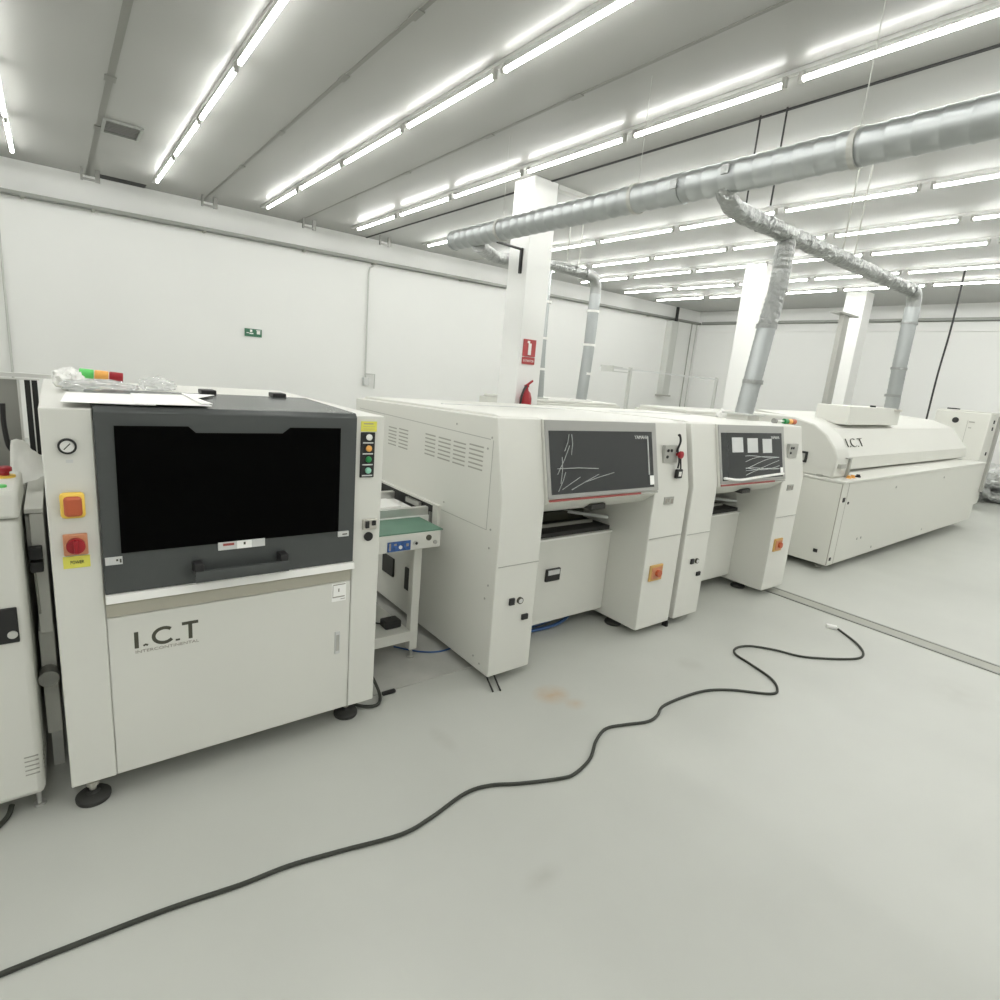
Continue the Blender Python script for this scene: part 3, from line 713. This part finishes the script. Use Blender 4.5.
    for x, z in ((3.075, 1.262), (3.075, 1.222), (3.11, 1.262)): obj('push_button', disc(x, 2.196, z, .010, .006, 12), 'black', cpn)
    e_ = obj('emergency_stop', lathe(new(), (3.175, 2.20, 1.238), (0, -1, 0), [(0, .012), (.025, .012), (.027, .024), (.042, .024), (.046, .016)], 20), 'red', T)
    ep = obj('inspection_plate', B(3.065, 3.165, 2.158, 2.17, .915, .965), 'lgrey', T, bevel=.002)
    obj('plate_holes', B((3.075, 3.095, 2.156, 2.159, .925, .955), (3.105, 3.115, 2.156, 2.159, .93, .955), (3.135, 3.155, 2.156, 2.159, .92, .95)), 'inkl', ep)
    s_ = obj('main_switch', B(3.02, 3.15, 2.150, 2.163, .395, .505), 'tan', T, bevel=.003)
    obj('switch_plate', B(3.035, 3.135, 2.145, 2.152, .41, .49), 'oplate', s_)
    obj('rotary_knob', cyl(new(), (3.09, 2.146, .45), (3.09, 2.125, .45), .024, 20), 'orange', s_)
    levelling_foot(T, 3.02, 2.40, .06, .06)
    levelling_foot(T, 1.86, 2.42, .06, .05); levelling_foot(T, 3.2, 3.8, .06, .05); levelling_foot(T, 1.86, 3.8, .06, .05)
    return T, gl, hd_, py_face
py_face = None
A_, gl, hood2, _ = placement('nearer placement machine, its dark window covered in creased film, black cable on its switch plate')
Bm = dup(A_, (1.64, 0, 0), 'farther placement machine, its window reflecting three pale panels', skip=('emergency_stop', 'pull_handle'))
def facey(z): return 2.145 + (z-1.005)*(.10/.423) - .0112
# creased protective film on the nearer window
cr = new()
for a, b_ in (((2.10, 1.06), (2.16, 1.16)), ((2.13, 1.07), (2.27, 1.13)), ((2.2, 1.065), (2.42, 1.14)), ((2.10, 1.18), (2.42, 1.172)), ((2.10, 1.15), (2.2, 1.30)), ((2.16, 1.27), (2.20, 1.36)), ((2.21, 1.25), (2.22, 1.36)), ((2.12, 1.10), (2.14, 1.24)), ((2.3, 1.10), (2.55, 1.145))):
    pa_ = Vector((a[0], facey(a[1]), a[1])); pb_ = Vector((b_[0], facey(b_[1]), b_[1]))
    tube(cr, [pa_, pa_.lerp(pb_, .5)+Vector((.006, -.001, .004)), pb_], .0022, 5)
obj('film_creases', cr, 'streak', A_)
fl = obj('film_edge', tube(new(), [Vector((2.873, facey(z), z)) for z in (1.12, 1.2, 1.28, 1.35)], .004, 5), 'label', A_)
text('lettering', 'YAMAHA', .03, (2.75, facey(1.335)+.001, 1.335), 'label', A_, rot=(PI/2-.23, 0, 0), width=.13)
# farther window: three reflected light patches painted as pale slabs, plus loose film
for x0, x1, z0, z1 in ((3.83, 3.98, 1.24, 1.345), (4.04, 4.19, 1.235, 1.34), (4.26, 4.40, 1.23, 1.335)):
    obj('painted_reflection', prism(new(), [(facey(z0)+.0015, z0), (facey(z1)+.0015, z1), (facey(z1)+.004, z1), (facey(z0)+.004, z0)], 'x', x0, x1), 'label', Bm)
ff = new()
for k in range(7):
    pts = []
    for i in range(9):
        u = i/8; x = 4.0+.5*u; z = 1.075+.018*k+.03*math.sin(u*3+k*1.3)*(1-u*.4)+.03*u
        pts.append((x, facey(z)-.001, z))
    tube(ff, spline(pts, 2), .0022, 5)
obj('loose_film', ff, 'streak', Bm)
obj('film_roll', tube(new(), spline([(3.70, facey(1.05)-.004, 1.065), (3.9, facey(1.05)-.006, 1.045), (4.2, facey(1.05)-.008, 1.058), (4.55, facey(1.06)-.004, 1.068)], 6), .010, 8), 'filmw', Bm)
text('lettering', 'YAMAHA', .03, (4.39, facey(1.335)+.001, 1.335), 'label', Bm, rot=(PI/2-.23, 0, 0), width=.13)
# hanging black cable at the control plate of the nearer machine
b = new(); tube(b, spline([(3.165, 2.195, 1.255), (3.170, 2.180, 1.32), (3.160, 2.185, 1.362), (3.150, 2.19, 1.36)], 6), .007, 8)
tube(b, spline([(3.160, 2.185, 1.27), (3.165, 2.165, 1.20), (3.163, 2.165, 1.15)], 5), .006, 8)
tube(b, spline([(3.195, 2.178, 1.22), (3.195, 2.165, 1.15), (3.19, 2.165, 1.14)], 5), .005, 8)
bc = thing('hanging_plug', 'black cable loop with a small white plug hanging on the nearer placement machine', 'cable', (3.17, 2.18, 1.1))
obj('cable', b, 'black', bc)
obj('plug', B(3.145, 3.205, 2.150, 2.172, 1.085, 1.145), 'black', bc, bevel=.005)
obj('plug_face', B(3.162, 3.188, 2.147, 2.151, 1.10, 1.13), 'whitep', bc)
# handle pair and rods below the placement machines
for x, y, lab in ((1.757, 2.20, 'left of two short black rods under the nearer placement machine corner'), (1.80, 2.19, 'right of two short black rods under the nearer placement machine corner')):
    single('floor_rod', tube(new(), [(x-.022, y-.10, .004), (x+.02, y+.06, .055)], .005, 8), 'black', lab, 'rod', 'black rods under the machine corner')
single('angle_bracket', B((3.325, 3.345, 2.17, 2.21, 0, .055), (3.325, 3.37, 2.20, 2.24, .04, .055)), 'black', 'small black angle bracket on the floor between the two placement machines', 'bracket')
# blue air hoses under the nearer machine
for k, yy in enumerate((2.57, 2.62)):
    b = new(); tube(b, spline([(2.1, yy+.05, .02), (2.35, yy-.02, .018), (2.6, yy-.03+.02*k, .02), (2.78, yy+.02, .05), (2.9, yy+.12, .10)], 6), .011, 8)
    single('air_hose', b, 'bluehose', ('front' if k == 0 else 'rear')+' blue air hose lying under the nearer placement machine', 'hose', 'blue hoses under the machine')
b = new(); tube(b, spline([(1.50, 2.78, .01), (1.6, 2.66, .01), (1.72, 2.60, .01), (1.9, 2.62, .012)], 6), .005, 8)
single('air_hose', b, 'bluehose', 'thin blue hose on the floor beside the conveyor table foot', 'hose')

# signal tower and tidbits lying on the farther machine
st2 = thing('signal_tower', 'green and orange signal tower lying on the farther placement machine', 'signal light', (4.85, 2.36, 1.44))
q0 = Vector((4.84, 2.36, 1.463)); a2 = Vector((1, -.08, 0)).normalized()
for k, m_ in enumerate(('dgreen', 'amber', 'orange')):
    obj('lens', lathe(new(), q0+a2*(.055*k), a2, [(0, .020), (.003, .023), (.05, .023), (.053, .020)], 16), m_, st2)
obj('stem', cyl(new(), q0-a2*.12, q0, .008, 10), 'alu', st2)
obj('base', cyl(new(), q0-a2*.15, q0-a2*.12, .022, 12), 'gpanel', st2)
crumple((5.02-.12, 2.98, 1.44), (.05, .05, .06), 21, 'plastic_bag', 'filmw', 'white crumpled plastic beside the exhaust pipe on the farther placement machine', 'plastic bag', sub=3, zmin=1.434)

# ------------------------------------------------------------------ small conveyor table between printer and machine
K = thing('conveyor_table', 'white inspection conveyor with green mat between printer and nearer placement machine', 'conveyor', (1.4, 2.8, 0))
ft = obj('front_panel', B(1.095, 1.618, 2.53, 2.56, .697, .788), 'white', K, bevel=.003)
obj('side_panel', B(1.095, 1.618, 2.56, 3.4, .697, .745), 'white2', K)
obj('green_mat', B(1.10, 1.635, 2.535, 2.80, .789, .795), 'mat_green', K)
obj('mat_support', B(1.10, 1.615, 2.56, 2.80, .745, .788), 'white2', K)
obj('conveyor_rail', B(1.10, 1.70, 2.81, 2.845, .80, .848), 'alu', K, bevel=.002)
obj('conveyor_rail', B(1.10, 1.70, 3.24, 3.275, .80, .848), 'alu', K, bevel=.002)
obj('conveyor_base', B(1.10, 1.70, 2.80, 3.30, .745, .80), 'whitep', K)
obj('belt_guard', B(1.10, 1.62, 3.0, 3.2, .80, .815), 'paper', K)
dsp = obj('display', B(1.300, 1.432, 2.524, 2.531, .703, .755), 'blue', ft)
obj('display_knob', disc(1.372, 2.524, .724, .010, .004, 14), 'whitep', dsp)
obj('display_icon', B((1.335, 1.35, 2.5225, 2.5245, .735, .745), (1.405, 1.42, 2.5225, 2.5245, .725, .74), (1.307, 1.317, 2.5225, 2.5245, .71, .75)), 'inkl', dsp)
obj('key_switch', disc(1.465, 2.531, .735, .014, .010, 20), 'alu', ft); obj('key_core', disc(1.465, 2.522, .735, .008, .003, 14), 'black', ft)
obj('oval_sensor', cyl(new(), (1.543, 2.531, .757), (1.543, 2.524, .757), .016, 20), 'ink', ft)
obj('fuse_knob', disc(1.583, 2.531, .728, .011, .010, 16), 'lgrey', ft)
for x in (1.14, 1.535):
    for y in (2.64, 3.30): obj('leg', B(x-.025, x+.025, y-.025, y+.025, .06, .697), 'white', K, bevel=.004)
obj('shelf', B(1.11, 1.51, 2.64, 3.30, .165, .18), 'white', K)
obj('shelf_rail', B(1.11, 1.512, 2.612, 2.642, .12, .18), 'white', K)
obj('shelf_rail', B(1.11, 1.512, 3.30, 3.32, .12, .18), 'white', K)
for x in (1.14, 1.535):
    for y in (2.64, 3.30): obj('castor_foot', lathe(new(), (x, y, 0), (0, 0, 1), [(0, .024), (.012, .024), (.015, .009), (.065, .009)], 16), 'lgrey', K)
# black boxes seen through the frame, on the placement machine side
obj('junction_box', B(1.722, 1.736, 3.26, 3.42, .245, .375), 'rubber', A_, bevel=.004)
obj('junction_box', B(1.724, 1.736, 3.02, 3.10, .225, .375), 'rubber', A_, bevel=.003)
b = thing('power_adapter', 'black power adapter with cord lying on the conveyor table shelf', 'adapter', (1.44, 2.72, .18))
obj('adapter_body', B(1.39, 1.49, 2.68, 2.76, .18, .225), 'black', b, bevel=.008)
obj('cord', tube(new(), spline([(1.39, 2.73, .20), (1.33, 2.80, .195), (1.27, 2.78, .19), (1.18, 2.86, .19)], 6), .005, 6), 'black', b)
b2 = thing('power_plug', 'round black power plug lying at the left of the conveyor table shelf', 'plug', (1.27, 2.68, .18))
obj('plug_body', lathe(new(), (1.275, 2.69, .212), (0, -1, .0), [(0, .030), (.03, .030), (.04, .02)], 16), 'black', b2)
obj('plug_face', disc(1.275, 2.649, .212, .014, .003, 14), 'label', b2)
crumple((1.36, 3.08, .215), (.13, .14, .045), 31, 'plastic_bag', 'film', 'crumpled clear film lying on the conveyor table shelf', 'plastic bag', sub=3, zmin=.181)
# plastic sheet under the table
bm = B(.85, 1.98, 2.372, 3.67, .001, .004)
single('floor_sheet', bm, 'sheet', 'translucent grey plastic sheet on the floor under the conveyor table', 'sheet', smooth=False)

# ------------------------------------------------------------------ reflow oven
O = thing('reflow_oven', 'long white reflow oven with a hinged hood, farthest machine of the line', 'oven', (5.95, 2.9, 0))
obj('body', B(5.93, 10.75, 2.2, 3.5, .07, .905), 'white2', O, bevel=.01)
obj('deck', B(5.92, 10.80, 2.185, 3.5, .905, .93), 'white', O, bevel=.006)
def hoodprof(f=0):
    return [(2.33, .93), (2.32, 1.12), (2.36, 1.22), (2.46, 1.34), (2.60, 1.43), (2.80, 1.475), (3.45, 1.475), (3.45, .93)]
obj('end_hood', prism(new(), hoodprof(), 'x', 5.97, 6.27), 'white', O, bevel=.015)
lid = new()
pr = [(2.47, .955), (2.45, 1.10), (2.62, 1.375), (2.86, 1.465), (3.4, 1.50), (3.4, .955)]
rings = []
for x, k in ((6.285, 0), (6.32, 0), (9.95, 0), (10.45, 1)):
    rings.append((x, k))
Vs = []
for x, k in rings:
    row = []
    for (y, z) in pr:
        xx = x + (1.5 - z)*.75*k if k else x
        row.append(lid.verts.new((xx, y, z)))
    Vs.append(row)
for A1, B1 in zip(Vs, Vs[1:]):
    for i in range(len(pr)): lid.faces.new((A1[i], A1[(i+1) % len(pr)], B1[(i+1) % len(pr)], B1[i]))
lid.faces.new(Vs[0][::-1]); lid.faces.new(Vs[-1])
LD = obj('lid', lid, 'white', O, smooth=False, bevel=.008)
# letters on the lid slope
sl_ = math.atan2(1.375-1.10, 2.62-2.45)
t_ = text('lettering', 'I.C.T', .15, (6.62, 2.498, 1.195), 'ink', LD, rot=(sl_, 0, 0), depth=.004, width=.42, bold=-.004)
bl = obj('lid_bracket', B((6.24, 6.27, 2.30, 2.33, .93, 1.12), (6.16, 6.28, 2.30, 2.325, 1.12, 1.13), (6.02, 6.14, 2.29, 2.33, 1.03, 1.07)), 'lgrey', O)
obj('lid_hinge', B(6.25, 6.32, 2.41, 2.44, 1.08, 1.10), 'black', O)
sc1 = obj('inspection_screen', B(5.955, 5.975, 2.60, 2.72, 1.04, 1.15), 'black', O, bevel=.003)
obj('screen_face', B(5.951, 5.956, 2.62, 2.70, 1.06, 1.13), 'lgrey', sc1)
obj('end_latch', B(5.94, 5.97, 2.42, 2.47, .935, .95), 'lgrey', O)
for x, m_ in ((6.20, 'amber'), (6.29, 'amber'), (6.42, 'black')):
    obj('deck_button', lathe(new(), (x, 2.27, .93), (0, 0, 1), [(0, .025), (.012, .025), (.014, .017), (.028, .017)], 16), m_, O)
bb = obj('exhaust_box', B(6.75, 8.22, 2.60, 2.95, 1.42, 1.62), 'white', O, bevel=.008)
obj('box_valve', cyl(new(), (7.45, 2.64, 1.62), (7.45, 2.64, 1.64), .03, 12), 'black', O)
obj('panel_seam', B((6.06, 6.064, 2.1985, 2.202, .08, .90), (5.929, 5.932, 2.205, 2.212, .08, .90)), 'inkl', O)
for x, z, r in ((6.0, .74, .022), (6.12, .70, .012), (5.97, .14, .016)): obj('port', B(x-r, x+r, 2.194, 2.202, z-r, z+r), 'black', O)
obj('port', B(5.924, 5.932, 2.31, 2.35, .18, .215), 'black', O)
for x, z in ((7.35, .78), (9.0, .80), (6.65, .28), (6.55, .28), (7.0, .13), (8.6, .15)): obj('panel_lock', disc(x, 2.202, z, .014, .006, 12), 'lgrey', O)
for x in (6.1, 7.7, 9.2, 10.6):
    for y in (2.34, 3.35): obj('foot', lathe(new(), (x, y, 0), (0, 0, 1), [(0, .035), (.015, .035), (.02, .012), (.08, .012)], 14), 'lgrey', O)

O.rotation_euler = (0, -math.radians(.75), 0)      # the long oven sits a little higher at its far end
for ch in O.children:
    if ch.name.startswith('foot'): pass

# unloader cabinet beyond the oven
U = thing('unloader_cabinet', 'white tall cabinet with a round black port beyond the oven', 'cabinet', (12.2, 2.9, 0))
obj('body', B(11.8, 12.45, 2.50, 3.30, .06, 1.70), 'white2', U, bevel=.02)
obj('cap', B(11.82, 12.43, 2.52, 3.28, 1.70, 1.725), 'white', U, bevel=.01)
obj('round_port', cyl(new(), (11.80, 2.98, 1.54), (11.785, 2.98, 1.54), .05, 20), 'black', U)
dn = obj('door_gap', B(11.797, 11.80, 2.80, 2.805, .9, 1.56), 'seam', U)
obj('latch', B((11.78, 11.80, 2.70, 2.78, 1.52, 1.54), (11.78, 11.80, 2.73, 2.77, 1.42, 1.435)), 'seam', U)
obj('top_handle', B(12.0, 12.2, 3.05, 3.20, 1.725, 1.75), 'black', U, bevel=.005)
for z in (1.56, 1.44, 1.0): obj('side_hinge', B(12.05, 12.10, 2.49, 2.50, z-.03, z+.03), 'black', U)
obj('side_strip', B(12.30, 12.42, 2.46, 2.50, .3, 1.66), 'lgrey', U)
for x, y in ((11.9, 2.6), (12.35, 2.6), (11.9, 3.25), (12.35, 3.25)): obj('foot', cyl(new(), (x, y, 0), (x, y, .07), .03, 12), 'rubber', U)
U.location += Vector((.95, .19, 0))
b = new(); tube(b, spline([(12.45, 3.5, 4.12), (12.48, 3.5, 3.6), (12.47, 3.5, 3.0), (12.38, 3.5, 2.3), (12.30, 3.48, 1.55), (12.28, 3.47, .9), (12.28, 3.47, .02)], 8), .016, 8)
single('drop_cable', b, 'black', 'black cable dropping from the ceiling behind the unloader cabinet', 'cable')
crumple((15.0, 2.95, .22), (.75, .62, .40), 40, 'foil_heap', 'foilheap', 'crumpled silver foil heap on the floor at the right edge', 'foil', sub=5, amp=.6, freq=3.4, zmin=.002, smooth=False)

# ------------------------------------------------------------------ floor cable
cp = [(-1.2, 1.66), (-.6, 1.66), (-.215, 1.65), (-.046, 1.641), (.166, 1.625), (.36, 1.597), (.506, 1.587), (.671, 1.554), (.877, 1.508), (1.007, 1.518), (1.191, 1.556), (1.303, 1.54), (1.417, 1.484), (1.582, 1.418), (1.66, 1.407), (1.789, 1.442), (1.909, 1.518), (2.023, 1.558), (2.132, 1.531), (2.252, 1.49), (2.342, 1.497), (2.466, 1.539), (2.758, 1.519), (2.937, 1.441), (3.112, 1.296), (3.206, 1.303), (3.295, 1.391), (3.35, 1.55), (3.389, 1.675), (3.478, 1.72), (3.598, 1.688), (3.704, 1.569), (3.794, 1.413), (4.059, 1.24), (4.214, 1.219), (4.37, 1.315), (4.521, 1.503)]
fc = thing('floor_cable', 'long black cable snaking across the floor to a white plug', 'cable', (2.0, 1.5, 0))
obj('cable', tube(new(), spline([(x, y, .0075) for x, y in cp], 6), .0075, 8), 'cable', fc)
cn = new(); box(cn, -.035, .035, -.018, .018, .001, .026)
cn.transform(Matrix.Translation((4.505, 1.545, 0)) @ Matrix.Rotation(math.radians(118), 4, 'Z'))
obj('plug', cn, 'whitep', fc, bevel=.004)

# ------------------------------------------------------------------ world, camera, colour
w = bpy.data.worlds.new('World'); sc.world = w; w.use_nodes = True
w.node_tree.nodes['Background'].inputs[0].default_value = (1, 1, 1, 1); w.node_tree.nodes['Background'].inputs[1].default_value = .3
yaw, pitch, roll, fpx = 6.71319193e-01, -2.18454099e-01, 8.81643541e-02, 568.275
Fv = Vector((math.sin(yaw)*math.cos(pitch), math.cos(yaw)*math.cos(pitch), math.sin(pitch)))
R0 = Vector((math.cos(yaw), -math.sin(yaw), 0)); U0 = R0.cross(Fv)
Rv = R0*math.cos(roll)+U0*math.sin(roll); Uv = -R0*math.sin(roll)+U0*math.cos(roll)
cam = bpy.data.cameras.new('camera'); co = bpy.data.objects.new('camera', cam); C.objects.link(co)
m3 = Matrix((Rv, Uv, -Fv)).transposed()
co.matrix_world = Matrix.Translation((0, 0, 1.65)) @ m3.to_4x4()
cam.sensor_width = 36; cam.sensor_fit = 'HORIZONTAL'; cam.lens = 36*fpx/1000; cam.clip_start = .02
sc.camera = co
vs = sc.view_settings
vs.view_transform = 'Standard'; vs.look = 'None'; vs.gamma = 1; vs.use_curve_mapping = False
vs.exposure = 0.12
sc.cycles.max_bounces = 8; sc.cycles.diffuse_bounces = 5; sc.cycles.glossy_bounces = 4; sc.cycles.use_denoising = True
